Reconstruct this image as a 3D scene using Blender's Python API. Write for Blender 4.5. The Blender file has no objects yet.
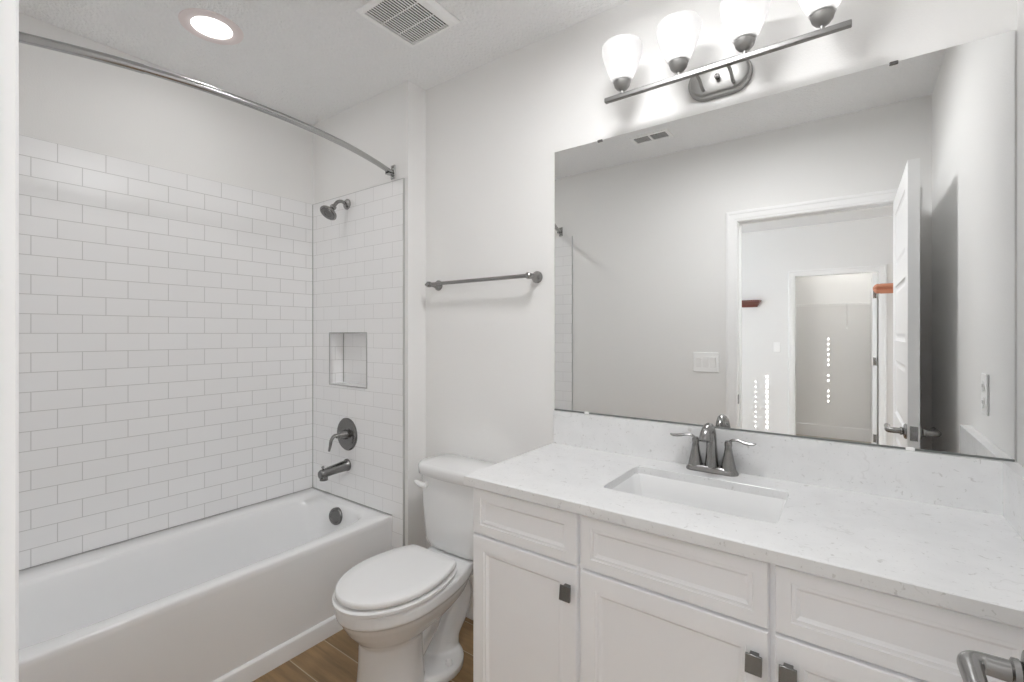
import bpy, bmesh, math, random
from mathutils import Vector, Matrix
random.seed(7)
PI = math.pi
sc = bpy.context.scene
C = sc.collection

# ------------------------------------------------------------------ camera, world, light, exposure
CAM_H = 1.364
cam_d = bpy.data.cameras.new('camera'); cam = bpy.data.objects.new('camera', cam_d); C.objects.link(cam)
cam.location = (0, -1.69, CAM_H); cam.rotation_euler = (PI/2, 0, 0.6334)
cam_d.sensor_width = 36; cam_d.lens = 468/1024*36
cam_d.shift_x = 0.9/1024; cam_d.shift_y = -7.7/1024; cam_d.clip_start = 0.005
sc.camera = cam
w = bpy.data.worlds.new('sky'); sc.world = w; w.use_nodes = True
w.node_tree.nodes['Background'].inputs[0].default_value = (0.75, 0.86, 1.0, 1)
w.node_tree.nodes['Background'].inputs[1].default_value = 1.5
sc.view_settings.view_transform = 'Standard'; sc.view_settings.look = 'None'
sc.view_settings.gamma = 1; sc.view_settings.use_curve_mapping = False
sc.view_settings.exposure = 1.62
sc.cycles.use_denoising = True
sc.cycles.sample_clamp_indirect = 60
sc.cycles.max_bounces = 14; sc.cycles.diffuse_bounces = 12; sc.cycles.glossy_bounces = 6
sc.cycles.transparent_max_bounces = 16; sc.cycles.transmission_bounces = 8
sc.cycles.caustics_reflective = False; sc.cycles.caustics_refractive = False

def light(name, kind, loc, power, color=(1, 1, 1), size=None, size_y=None, rot=(0, 0, 0), spread=None):
    d = bpy.data.lights.new(name, kind); d.energy = power; d.color = color
    if kind == 'AREA':
        d.shape = 'RECTANGLE' if size_y else 'DISK'; d.size = size
        if size_y: d.size_y = size_y
        if spread: d.spread = spread
    elif kind == 'POINT': d.shadow_soft_size = size
    elif kind == 'SUN': d.angle = size
    o = bpy.data.objects.new(name, d); C.objects.link(o); o.location = loc; o.rotation_euler = rot
    return o

P_VANITY, P_RECESS, P_BED, P_WIN, P_SUN, P_FILL = .36, .55, 2, 2, 7, (25, 27)
SUN_DIR = Vector((-0.48, -1.0, -0.2)).normalized()
sun = light('sunlight', 'SUN', (3, 2, 3), P_SUN, (1, .97, .92), 0.004)
sun.rotation_euler = SUN_DIR.to_track_quat('-Z', 'Y').to_euler()
LAMP_X = (-0.665, -0.468, -0.270, -0.073)
for x in LAMP_X:
    light('vanity_bulb_light', 'POINT', (x, -.12, 2.308), P_VANITY, (.99, .99, 1), .036)
light('recessed_downlight', 'AREA', (-2.138, -.864, 2.620), P_RECESS, (1, .99, .975), .15)
light('closet_light', 'AREA', (-.1, -5.35, 2.60), 1.6, (1, .98, .95), .2)
light('added_bedroom_fill', 'AREA', (-.35, -2.2, 2.56), P_BED, (1, .985, .97), .36)  # added out of view to brighten bedroom and doorway
light('added_ceiling_fill', 'AREA', (-.50, -.72, 2.555), 4.1, (.985, .99, 1), .38)  # fill added above the frame to even out the bathroom
FILL_LAMPS = ((.62, -2.42), (-.985, -2.70))
for (x, y), p in zip(FILL_LAMPS, P_FILL):
    light('added_floor_lamp_fill', 'POINT', (x, y, 1.72), p, (1, .99, .985), .165)  # unseen lamps added to send fill through the doorway
light('added_window_fill', 'AREA', (-3.16, -3.2, 1.5), P_WIN, (.96, .98, 1), 1.6, 1.5, (0, -PI/2, 0))  # added daylight from an unseen window, brightens the bedroom

# ------------------------------------------------------------------ materials
MATS = {}
def mat(name, color, rough=.5, metal=0., spec=None, coat=0., bump=None, aniso=0.):
    if name in MATS: return MATS[name]
    m = bpy.data.materials.new(name); m.use_nodes = True; MATS[name] = m
    nt = m.node_tree; b = nt.nodes['Principled BSDF']
    b.inputs['Base Color'].default_value = (*color, 1); b.inputs['Roughness'].default_value = rough
    b.inputs['Metallic'].default_value = metal
    if spec is not None: b.inputs['Specular IOR Level'].default_value = spec
    if coat: b.inputs['Coat Weight'].default_value = coat; b.inputs['Coat Roughness'].default_value = .05
    if aniso: b.inputs['Anisotropic'].default_value = aniso
    if bump:
        sc_, st, dist = bump
        g = nt.nodes.new('ShaderNodeNewGeometry'); n = nt.nodes.new('ShaderNodeTexNoise')
        n.inputs['Scale'].default_value = sc_; n.inputs['Detail'].default_value = 3
        bp = nt.nodes.new('ShaderNodeBump'); bp.inputs['Strength'].default_value = st; bp.inputs['Distance'].default_value = dist
        nt.links.new(g.outputs['Position'], n.inputs['Vector']); nt.links.new(n.outputs['Fac'], bp.inputs['Height'])
        nt.links.new(bp.outputs['Normal'], b.inputs['Normal'])
    return m
WALL = mat('wall_paint', (.842, .838, .828), .62, spec=.3, bump=(190, .25, .002))
CEIL = mat('ceiling_texture', (.90, .902, .905), .8, spec=.2, bump=(75, 1.0, .009))
TRIM = mat('trim_paint', (.90, .90, .90), .3, spec=.45)
CAB = mat('cabinet_paint', (.92, .925, .94), .34, spec=.4)
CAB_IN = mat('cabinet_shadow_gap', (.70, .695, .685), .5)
PORC = mat('porcelain', (.80, .803, .803), .12, spec=.5, coat=.3)
SEATM = mat('seat_plastic', (.83, .832, .832), .25, spec=.45)
TUBM = mat('tub_enamel', (.875, .88, .885), .18, spec=.5)
NICK = mat('brushed_nickel', (.31, .305, .30), .25, 1.0, aniso=.4)
NICKL = mat('satin_nickel_light_bar', (.36, .355, .345), .5, 1.0)
DARKN = mat('dark_nickel', (.22, .218, .215), .26, 1.0)
CHROME = mat('chrome', (.46, .46, .455), .22, 1.0)
METTRIM = mat('metal_edge_trim', (.55, .55, .545), .35, .3)
PLAST = mat('white_plastic', (.93, .93, .925), .35)
DARK = mat('dark_void', (.03, .03, .03), .8)
GREYV = mat('grille_shadow', (.10, .10, .10), .8)
MIRROR = mat('mirror_glass', (.93, .935, .93), .0, 1.0)
MEDGE = mat('mirror_edge', (.16, .17, .165), .3)
CHERRY = mat('cherry_wood', (.16, .045, .03), .35)
COPPER = mat('copper_finish', (.62, .28, .18), .3, .6)
BLINDM = mat('blind_slats', (.8, .8, .78), .5)

def emis(name, color, strength):
    m = bpy.data.materials.new(name); m.use_nodes = True; nt = m.node_tree
    nt.nodes.clear(); o = nt.nodes.new('ShaderNodeOutputMaterial'); e = nt.nodes.new('ShaderNodeEmission')
    e.inputs[0].default_value = (*color, 1); e.inputs[1].default_value = strength
    nt.links.new(e.outputs[0], o.inputs[0]); return m
LENS = emis('led_lens', (1, .99, .97), 1.5)
BULB = emis('bulb_glow', (1, .98, .95), 1.2)

def frosted():
    m = bpy.data.materials.new('frosted_glass'); m.use_nodes = True; nt = m.node_tree; nt.nodes.clear()
    N = nt.nodes.new; L = nt.links.new
    o = N('ShaderNodeOutputMaterial'); tl = N('ShaderNodeBsdfTranslucent'); tp = N('ShaderNodeBsdfTransparent')
    df = N('ShaderNodeBsdfDiffuse'); gl = N('ShaderNodeBsdfGlossy'); gl.inputs['Roughness'].default_value = .15
    tl.inputs[0].default_value = (.82, .82, .82, 1); df.inputs[0].default_value = (.8, .8, .8, 1)
    m1 = N('ShaderNodeMixShader'); m1.inputs[0].default_value = .35; L(tl.outputs[0], m1.inputs[1]); L(df.outputs[0], m1.inputs[2])
    lw = N('ShaderNodeLayerWeight'); lw.inputs[0].default_value = .35
    mr = N('ShaderNodeMapRange'); mr.inputs[3].default_value = .40; mr.inputs[4].default_value = .05
    L(lw.outputs['Facing'], mr.inputs[0])
    m2 = N('ShaderNodeMixShader'); L(mr.outputs[0], m2.inputs[0]); L(m1.outputs[0], m2.inputs[1]); L(tp.outputs[0], m2.inputs[2])
    m3 = N('ShaderNodeMixShader'); m3.inputs[0].default_value = .05; L(m2.outputs[0], m3.inputs[1]); L(gl.outputs[0], m3.inputs[2])
    L(m3.outputs[0], o.inputs[0]); return m
FROST = frosted()

def brick_mat(name, axes, off, bw, rh, mortar, c1, c2, cm, rough, bump=.35, coat=0., offset=.5, spec=.5, wood=False):
    """axes: which world axes give (u, v); off: added to them."""
    m = bpy.data.materials.new(name); m.use_nodes = True; nt = m.node_tree; b = nt.nodes['Principled BSDF']
    N = nt.nodes.new; L = nt.links.new
    g = N('ShaderNodeNewGeometry'); s = N('ShaderNodeSeparateXYZ'); c = N('ShaderNodeCombineXYZ')
    L(g.outputs['Position'], s.inputs[0])
    for i in (0, 1):
        a = N('ShaderNodeMath'); a.operation = 'ADD'; a.inputs[1].default_value = off[i]
        L(s.outputs[axes[i]], a.inputs[0]); L(a.outputs[0], c.inputs[i])
    t = N('ShaderNodeTexBrick'); t.offset = offset; t.offset_frequency = 2; t.squash = 1
    t.inputs['Scale'].default_value = 1; t.inputs['Brick Width'].default_value = bw; t.inputs['Row Height'].default_value = rh
    t.inputs['Mortar Size'].default_value = mortar; t.inputs['Mortar Smooth'].default_value = .25; t.inputs['Bias'].default_value = 0
    t.inputs['Color1'].default_value = (*c1, 1); t.inputs['Color2'].default_value = (*c2, 1); t.inputs['Mortar'].default_value = (*cm, 1)
    L(c.outputs[0], t.inputs['Vector'])
    col = t.outputs['Color']
    if wood:
        mp = N('ShaderNodeMapping'); mp.inputs['Scale'].default_value = (1.3, 16, 1); L(c.outputs[0], mp.inputs[0])
        # shift the grain per plank with the brick colour
        nz = N('ShaderNodeTexNoise'); nz.noise_dimensions = '4D'; nz.inputs['Scale'].default_value = 2.2; nz.inputs['Detail'].default_value = 6
        nz.inputs['Roughness'].default_value = .62
        sv = N('ShaderNodeSeparateColor'); L(t.outputs['Color'], sv.inputs[0])
        mm = N('ShaderNodeMath'); mm.operation = 'MULTIPLY'; mm.inputs[1].default_value = 90; L(sv.outputs[0], mm.inputs[0])
        L(mm.outputs[0], nz.inputs['W']); L(mp.outputs[0], nz.inputs['Vector'])
        r = N('ShaderNodeValToRGB'); r.color_ramp.elements[0].position = .3; r.color_ramp.elements[0].color = (.62, .62, .62, 1)
        r.color_ramp.elements[1].position = .72; r.color_ramp.elements[1].color = (1.25, 1.22, 1.2, 1)
        L(nz.outputs['Fac'], r.inputs[0])
        mx = N('ShaderNodeMix'); mx.data_type = 'RGBA'; mx.blend_type = 'MULTIPLY'; mx.inputs[0].default_value = 1
        L(t.outputs['Color'], mx.inputs[6]); L(r.outputs[0], mx.inputs[7])
        m2 = N('ShaderNodeMix'); m2.data_type = 'RGBA'; L(t.outputs['Fac'], m2.inputs[0]); L(mx.outputs[2], m2.inputs[6])
        m2.inputs[7].default_value = (*cm, 1); col = m2.outputs[2]
    L(col, b.inputs['Base Color'])
    b.inputs['Roughness'].default_value = rough; b.inputs['Specular IOR Level'].default_value = spec
    if coat: b.inputs['Coat Weight'].default_value = coat
    inv = N('ShaderNodeMath'); inv.operation = 'SUBTRACT'; inv.inputs[0].default_value = 1; L(t.outputs['Fac'], inv.inputs[1])
    wv = N('ShaderNodeTexNoise'); wv.inputs['Scale'].default_value = 7; wv.inputs['Detail'].default_value = 1; L(g.outputs['Position'], wv.inputs['Vector'])
    ad = N('ShaderNodeMath'); ad.operation = 'MULTIPLY_ADD'; ad.inputs[1].default_value = .5; L(wv.outputs['Fac'], ad.inputs[0]); L(inv.outputs[0], ad.inputs[2])
    bp = N('ShaderNodeBump'); bp.inputs['Strength'].default_value = bump; bp.inputs['Distance'].default_value = .0015
    L(ad.outputs[0], bp.inputs['Height']); L(bp.outputs['Normal'], b.inputs['Normal'])
    return m
TP, TH = .0779, .1542
tc1, tc2, tcm = (.885, .885, .888), (.90, .90, .903), (.64, .635, .63)
TILE_W = brick_mat('subway_tile_long_wall', (1, 2), (.164, -CAM_H), TH, TP, .0016, tc1, tc2, tcm, .26)
TILE_N = brick_mat('subway_tile_end_wall', (0, 2), (2.137 + TH/2, -CAM_H), TH, TP, .0011, tc1, tc2, (.68, .675, .67), .16)
FLOORM = brick_mat('wood_look_floor', (0, 1), (.35, .505), 1.2, .158, .0022, (.36, .235, .118), (.27, .175, .086), (.50, .42, .30), .38, bump=.2, offset=.37, wood=True)
FLOORB = brick_mat('bedroom_floor', (0, 1), (.1, .0), 1.2, .18, .002, (.52, .46, .39), (.46, .41, .35), (.55, .5, .44), .4, bump=.2, offset=.37, wood=True)

def quartz():
    m = bpy.data.materials.new('quartz'); m.use_nodes = True; nt = m.node_tree; b = nt.nodes['Principled BSDF']
    N = nt.nodes.new; L = nt.links.new; g = N('ShaderNodeNewGeometry')
    def noise(scale, det, lo, hi, c0, c1):
        n = N('ShaderNodeTexNoise'); n.inputs['Scale'].default_value = scale; n.inputs['Detail'].default_value = det
        n.inputs['Distortion'].default_value = .6; L(g.outputs['Position'], n.inputs['Vector'])
        r = N('ShaderNodeValToRGB'); r.color_ramp.elements[0].position = lo; r.color_ramp.elements[1].position = hi
        r.color_ramp.elements[0].color = (*c0, 1); r.color_ramp.elements[1].color = (*c1, 1)
        L(n.outputs['Fac'], r.inputs[0]); return r.outputs[0]
    def mul(a, b_):
        x = N('ShaderNodeMix'); x.data_type = 'RGBA'; x.blend_type = 'MULTIPLY'; x.inputs[0].default_value = 1
        L(a, x.inputs[6]); L(b_, x.inputs[7]); return x.outputs[2]
    base = noise(14, 5, .35, .65, (.765, .768, .77), (.80, .803, .805))
    speck = noise(120, 2, .66, .74, (1, 1, 1), (.82, .82, .81))
    flake = noise(60, 3, .66, .72, (1, 1, 1), (.80, .79, .78))
    # thin broken veins: ridge of a large noise, masked by another
    n = N('ShaderNodeTexNoise'); n.inputs['Scale'].default_value = 6; n.inputs['Detail'].default_value = 4; L(g.outputs['Position'], n.inputs['Vector'])
    s1 = N('ShaderNodeMath'); s1.operation = 'SUBTRACT'; s1.inputs[1].default_value = .5; L(n.outputs['Fac'], s1.inputs[0])
    s2 = N('ShaderNodeMath'); s2.operation = 'ABSOLUTE'; L(s1.outputs[0], s2.inputs[0])
    r = N('ShaderNodeValToRGB'); r.color_ramp.elements[0].position = 0; r.color_ramp.elements[0].color = (.90, .895, .89, 1)
    r.color_ramp.elements[1].position = .008; r.color_ramp.elements[1].color = (1, 1, 1, 1); L(s2.outputs[0], r.inputs[0])
    mk = noise(9, 1, .56, .62, (0, 0, 0), (1, 1, 1))
    vm = N('ShaderNodeMix'); vm.data_type = 'RGBA'; L(mk, vm.inputs[0]); vm.inputs[6].default_value = (1, 1, 1, 1); L(r.outputs[0], vm.inputs[7])
    L(mul(mul(mul(base, speck), flake), vm.outputs[2]), b.inputs['Base Color'])
    b.inputs['Roughness'].default_value = .2; b.inputs['Specular IOR Level'].default_value = .45
    return m
QUARTZ = quartz()

# ------------------------------------------------------------------ mesh helpers (all take world coordinates)
def box(bm, x0, x1, y0, y1, z0, z1):
    v = [bm.verts.new((x, y, z)) for z in (z0, z1) for y in (y0, y1) for x in (x0, x1)]
    for f in ((0, 2, 3, 1), (4, 5, 7, 6), (0, 1, 5, 4), (2, 6, 7, 3), (0, 4, 6, 2), (1, 3, 7, 5)):
        bm.faces.new([v[i] for i in f])
def loft(bm, rings, cap0=True, cap1=True, closed=False):
    R = [[bm.verts.new(p) for p in r] for r in rings]; n = len(R[0])
    pairs = list(zip(R, R[1:])) + ([(R[-1], R[0])] if closed else [])
    for a, b in pairs:
        for i in range(n):
            j = (i+1) % n; bm.faces.new((a[i], a[j], b[j], b[i]))
    if not closed:
        if cap0: bm.faces.new(R[0][::-1])
        if cap1: bm.faces.new(R[-1])
def frame_of(d):
    d = Vector(d).normalized(); u = Vector((0, 0, 1)) if abs(d.z) < .9 else Vector((1, 0, 0))
    a = u.cross(d).normalized(); return a, d.cross(a), d
def lathe(bm, prof, c, axis=(0, 0, 1), n=32, sx=1, sy=1):
    """prof: (radius, height along axis)"""
    a, b, d = frame_of(axis); c = Vector(c)
    rings = []
    for r, h in prof:
        r = max(r, 1e-5)
        rings.append([c + d*h + a*(r*sx*math.cos(2*PI*i/n)) + b*(r*sy*math.sin(2*PI*i/n)) for i in range(n)])
    loft(bm, rings)
def smooth_path(pts, sub=6):
    P = [Vector(p) for p in pts]; out = []
    for i in range(len(P)-1):
        p0 = P[max(i-1, 0)]; p1 = P[i]; p2 = P[i+1]; p3 = P[min(i+2, len(P)-1)]
        for k in range(sub):
            t = k/sub
            out.append(.5*((2*p1) + (p2-p0)*t + (2*p0-5*p1+4*p2-p3)*t*t + (3*p1-p0-3*p2+p3)*t**3))
    out.append(P[-1]); return out
def tube(bm, pts, rad, n=14, flat=1., smooth=0, up=None):
    """rad: number or list; flat: ratio of second axis."""
    if smooth:
        m = len(pts); rr = rad if isinstance(rad, (list, tuple)) else [rad]*m
        P = smooth_path(pts, smooth)
        Rr = [rr[min(int(k/smooth), m-1)]*(1-(k % smooth)/smooth) + rr[min(int(k/smooth)+1, m-1)]*((k % smooth)/smooth) for k in range(len(P))]
    else:
        P = [Vector(p) for p in pts]; Rr = rad if isinstance(rad, (list, tuple)) else [rad]*len(P)
    rings = []; ref = Vector(up) if up else None
    for i, p in enumerate(P):
        d = (P[min(i+1, len(P)-1)] - P[max(i-1, 0)]).normalized()
        if ref is None:
            ref = frame_of(d)[0]
        a = (ref - d*ref.dot(d)).normalized(); b = d.cross(a)
        if not up: ref = a
        rings.append([p + a*(Rr[i]*math.cos(2*PI*k/n)) + b*(Rr[i]*flat*math.sin(2*PI*k/n)) for k in range(n)])
    loft(bm, rings)
WORLD = {}
def obj(name, bm, m, parent=None, bevel=0, seg=2, smooth=True, angle=35, mods=(), origin=None):
    bmesh.ops.recalc_face_normals(bm, faces=bm.faces)
    co = [v.co.copy() for v in bm.verts]
    if origin is None:
        lo = Vector([min(c[i] for c in co) for i in range(3)]); hi = Vector([max(c[i] for c in co) for i in range(3)])
        origin = Vector(((lo.x+hi.x)/2, (lo.y+hi.y)/2, lo.z))
    origin = Vector(origin)
    bmesh.ops.translate(bm, verts=bm.verts, vec=-origin)
    me = bpy.data.meshes.new(name); bm.to_mesh(me); bm.free()
    ms = m if isinstance(m, (list, tuple)) else [m]
    for k in ms: me.materials.append(k)
    o = bpy.data.objects.new(name, me); C.objects.link(o)
    o.location = origin - (WORLD[parent.name] if parent else Vector())
    if parent: o.parent = parent
    WORLD[o.name] = origin
    if smooth:
        me.polygons.foreach_set('use_smooth', [True]*len(me.polygons))
        try: me.set_sharp_from_angle(angle=math.radians(angle))
        except Exception: pass
    if bevel:
        b = o.modifiers.new('bevel', 'BEVEL'); b.width = bevel; b.segments = seg; b.limit_method = 'ANGLE'; b.angle_limit = math.radians(40)
        b.harden_normals = False
    for f in mods: f(o)
    return o
def thing(name, label, cat, loc, group=None):
    o = bpy.data.objects.new(name, None); C.objects.link(o); o.location = loc; o.empty_display_size = .05
    WORLD[o.name] = Vector(loc); o['label'] = label; o['category'] = cat
    if group: o['group'] = group
    return o
def tag(o, label, cat, group=None):
    o['label'] = label; o['category'] = cat
    if group: o['group'] = group
    return o
def struct(name, bm, m, parent=None, **k):
    o = obj(name, bm, m, parent, **k)
    if parent is None: o['kind'] = 'structure'
    return o
def NB(): return bmesh.new()
def boxes(*bs):
    bm = NB()
    for b in bs: box(bm, *b)
    return bm

# ------------------------------------------------------------------ room dimensions
HC = 2.627                     # ceiling
XW, XE = -2.639, .328          # tile face of the long tub wall, east wall
XP = -1.797                    # east face of the partition behind the tub's head end
YN, YT = .006, -.120           # north wall (mirror wall), tile face of the tub's head end
YS, YSO = -1.6240, -1.735        # south wall faces
TT = .008                      # tile thickness
TTOP, TRIMX = 2.143, -1.825    # top of tile, edge of tile
NX0, NX1, NZ0, NZ1, ND = -2.459, -2.119, 1.073, 1.363, .09   # niche
DX0, DX1, DZ = -.612, .212, 2.085                            # doorway opening
YF, YC = -4.80, -5.70                                          # far bedroom wall, closet back wall
CX0, CX1, CZ = -.573, .212, 2.040                             # closet opening

# ------------------------------------------------------------------ structure: bathroom shell
struct('floor', boxes((XW-.12, XE+.12, YSO, .12, -.05, 0)), FLOORM, smooth=False)
struct('ceiling', boxes((XW-.12, XE+.12, YS, .12, HC, HC+.05)), CEIL, smooth=False)
struct('wall_west', boxes((XW-.12, XW-TT, YSO, .12, 0, HC)), WALL, smooth=False)
struct('wall_north', boxes((XP, XE+.12, YN, .12, 0, HC)), WALL, smooth=False)
struct('wall_east', boxes((XE, XE+.115, YSO, YN, 0, HC)), WALL, smooth=False)
g = NB()                                                        # partition at the tub's head end, with the niche cut out
yp = YT+TT
box(g, XW-TT, NX0-TT, yp, .12, 0, HC); box(g, NX1+TT, XP, yp, .12, 0, HC)
box(g, NX0-TT, NX1+TT, yp, .12, 0, NZ0-TT); box(g, NX0-TT, NX1+TT, yp, .12, NZ1+TT, HC)
box(g, NX0-TT, NX1+TT, YT+ND+TT, .12, NZ0-TT, NZ1+TT)
struct('wall_tub_end', g, WALL, smooth=False)
TZ0 = .001
struct('wall_tile_west', boxes((XW-TT, XW, YS, YT, .15, TTOP)), TILE_W, smooth=False)
g = NB()
box(g, XW, NX0, YT, yp, TZ0, TTOP-.004); box(g, NX1, TRIMX, YT, yp, TZ0, TTOP-.004)
box(g, NX0, NX1, YT, yp, TZ0, NZ0); box(g, NX0, NX1, YT, yp, NZ1, TTOP-.004)
struct('wall_tile_north', g, TILE_N, smooth=False)
struct('wall_niche_back', boxes((NX0, NX1, YT+ND, YT+ND+TT-.0005, NZ0, NZ1)), TILE_N, smooth=False)
g = NB()
box(g, NX0-TT+.0005, NX0, yp-.002, YT+ND, NZ0, NZ1); box(g, NX1, NX1+TT-.0005, yp-.002, YT+ND, NZ0, NZ1)
struct('wall_niche_sides', g, TILE_W, smooth=False)
g = NB()
box(g, NX0, NX1, yp, YT+ND, NZ0-TT+.0005, NZ0); box(g, NX0, NX1, yp, YT+ND, NZ1, NZ1+TT-.0005)
struct('wall_niche_sill', g, mat('niche_ledge_tile', (.80, .80, .80), .2), smooth=False)
struct('wall_tile_south', boxes((XW, TRIMX, YS, YS+TT, TZ0, TTOP-.004)), TILE_N, smooth=False)
# slim metal trims at the tile edges and around the niche
struct('trim_1', boxes((TRIMX, TRIMX+.0038, YT-.0006, yp, TZ0, TTOP)), METTRIM, smooth=False)
struct('trim_2', boxes((TRIMX, TRIMX+.005, YS, YS+TT+.001, TZ0, TTOP)), METTRIM, smooth=False)
struct('trim_3', boxes((XW, TRIMX, YT-.0005, yp, TTOP-.004, TTOP-.0005)), METTRIM, smooth=False)
q = .007
struct('trim_4', boxes((NX0-q, NX0, YT-.0025, YT, NZ0-q, NZ1+q), (NX1, NX1+q, YT-.0025, YT, NZ0-q, NZ1+q),
       (NX0, NX1, YT-.0025, YT, NZ0-q, NZ0), (NX0, NX1, YT-.0025, YT, NZ1, NZ1+q)),
       mat('niche_frame', (.42, .42, .415), .4), smooth=False)
# south wall around the doorway
struct('wall_south', boxes((XW-TT, DX0-.015, YSO, YS, 0, HC), (DX1+.015, XE, YSO, YS, 0, HC), (DX0-.015, DX1+.015, YSO, YS, DZ+.015, HC)), WALL, smooth=False)

CAS = [(0, 0), (0, .010), (.003, .012), (.012, .012), (.018, .0145), (.044, .0155), (.050, .0185), (.062, .0185), (.066, .015), (.066, 0)]
def casing(name, x0, x1, ztop, ywall, sgn, m=TRIM):
    """mitred casing round an opening; sgn +1: stands proud towards +y"""
    bm = NB(); rings = []
    for (sx, z) in ((-1, 0), (-1, 1), (1, 1), (1, 0)):
        r = []
        for d, t in CAS:
            r.append(((x0-d) if sx < 0 else (x1+d), ywall + sgn*t, (ztop+d) if z else 0.))
        rings.append(r)
    loft(bm, rings)
    return struct(name, bm, m, smooth=False)
def jamb(name, x0, x1, ztop, y0, y1, stop=None):
    bs = [(x0-.0149, x0+.0, y0, y1, 0, ztop), (x1, x1+.0149, y0, y1, 0, ztop), (x0-.0149, x1+.0149, y0, y1, ztop, ztop+.0149)]
    if stop:
        a, b = stop
        bs += [(x0, x0+.011, a, b, 0, ztop-.011), (x1-.011, x1, a, b, 0, ztop-.011), (x0, x1, a, b, ztop-.011, ztop)]
    return struct(name, boxes(*bs), TRIM, smooth=False)
casing('trim_5', DX0-.002, DX1+.002, DZ+.002, YS, 1)
casing('trim_6', DX0-.002, DX1+.002, DZ+.002, YSO, -1)
jamb('trim_7', DX0, DX1, DZ, YSO, YS, (YS-.075, YS-.040))
# baseboards
def base(name, x0, x1, y0, y1, h=.134):
    bm = NB(); box(bm, x0, x1, y0, y1, 0, h)
    return struct(name, bm, TRIM, bevel=.004, smooth=False)
base('baseboard_north', XP+.013, -.995, YN-.013, YN)
base('baseboard_partition', XP, XP+.013, yp, YN)
base('baseboard_south', TRIMX+.06, DX0-.07, YS, YS+.013)
base('baseboard_east', XE-.013, XE, YS, -.60)

# ------------------------------------------------------------------ structure: bedroom and closet seen in the mirror
BX0, BX1 = -3.2, 3.0
struct('floor_bedroom', boxes((BX0-.1, BX1+.1, YC-.1, YSO, -.05, -.001)), FLOORB, smooth=False)
struct('ceiling_bedroom', boxes((BX0-.1, BX1+.1, YC-.1, YS, HC, HC+.05)), CEIL, smooth=False)
WX0, WX1, WZ0, WZ1 = .444, 2.05, .70, 2.30
struct('wall_bedroom_north', boxes((BX0-.1, XW-.12, YSO, YS, 0, HC), (XE+.115, WX0, YSO, YS, 0, HC), (WX1, BX1+.1, YSO, YS, 0, HC),
       (WX0, WX1, YSO, YS, 0, WZ0), (WX0, WX1, YSO, YS, WZ1, HC)), WALL, smooth=False)
struct('wall_bedroom_east', boxes((BX1, BX1+.1, YF, YSO, 0, HC)), WALL, smooth=False)
struct('wall_bedroom_west', boxes((BX0-.1, BX0, YF, -4.0, 0, HC), (BX0-.1, BX0, -2.4, YSO, 0, HC),
       (BX0-.1, BX0, -4.0, -2.4, 0, .75), (BX0-.1, BX0, -4.0, -2.4, 2.25, HC)), WALL, smooth=False)
struct('wall_bedroom_south', boxes((BX0-.1, CX0-.015, YF-.12, YF, 0, HC), (CX1+.015, BX1+.1, YF-.12, YF, 0, HC), (CX0-.015, CX1+.015, YF-.12, YF, CZ+.015, HC)), WALL, smooth=False)
struct('wall_closet_back', boxes((-1.6, 1.4, YC-.1, YC, 0, HC)), WALL, smooth=False)
struct('wall_closet_west', boxes((-1.7, -1.6, YC-.1, YF-.12, 0, HC)), WALL, smooth=False)
struct('wall_closet_east', boxes((1.4, 1.5, YC-.1, YF-.12, 0, HC)), WALL, smooth=False)
casing('trim_8', CX0-.002, CX1+.002, CZ+.002, YF, 1)
jamb('trim_9', CX0, CX1, CZ, YF-.12, YF, None)
base('baseboard_closet', -1.6, 1.4, YC, YC+.014, .16)
base('baseboard_bedroom', BX0, CX0-.07, YF, YF+.014)

# ------------------------------------------------------------------ bathtub
t = thing('bathtub', 'white alcove bathtub with a smooth apron along the tiled wall', 'bathtub', (-2.27, -.87, 0))
TX0, TX1, TY0, TY1, TZ = XW+.002, -1.906, YS+TT+.002, YT-.002, .432
def sq(n):
    pts = []
    for (ax, ay, bx_, by_) in ((-1, -1, 1, -1), (1, -1, 1, 1), (1, 1, -1, 1), (-1, 1, -1, -1)):
        for k in range(n):
            s = k/n; pts.append((ax+(bx_-ax)*s, ay+(by_-ay)*s))
    return pts
S = sq(22)
def rect_ring(x0, x1, y0, y1, z): return [((x0+x1)/2+(x1-x0)/2*a, (y0+y1)/2+(y1-y0)/2*b, z) for a, b in S]
def sup_ring(x0, x1, y0, y1, z, n, tilt=0):
    out = []
    for a, b in S:
        k = (abs(a)**n+abs(b)**n)**(1/n)
        out.append(((x0+x1)/2+(x1-x0)/2*a/k, (y0+y1)/2+(y1-y0)/2*b/k, z))
    return out
g = NB()
ix0, ix1, iy0, iy1 = -2.520, -1.968, -1.535, -.185
rings = [rect_ring(TX0, TX1-.014, TY0, TY1, 0), rect_ring(TX0, TX1-.012, TY0, TY1, .06), rect_ring(TX0, TX1-.006, TY0, TY1, .20), rect_ring(TX0, TX1-.002, TY0, TY1, TZ-.055), rect_ring(TX0, TX1, TY0, TY1, TZ-.03), rect_ring(TX0, TX1, TY0, TY1, TZ-.008),
         rect_ring(TX0+.002, TX1-.003, TY0+.002, TY1-.002, TZ-.002), rect_ring(TX0+.006, TX1-.009, TY0+.006, TY1-.006, TZ)]
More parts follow.
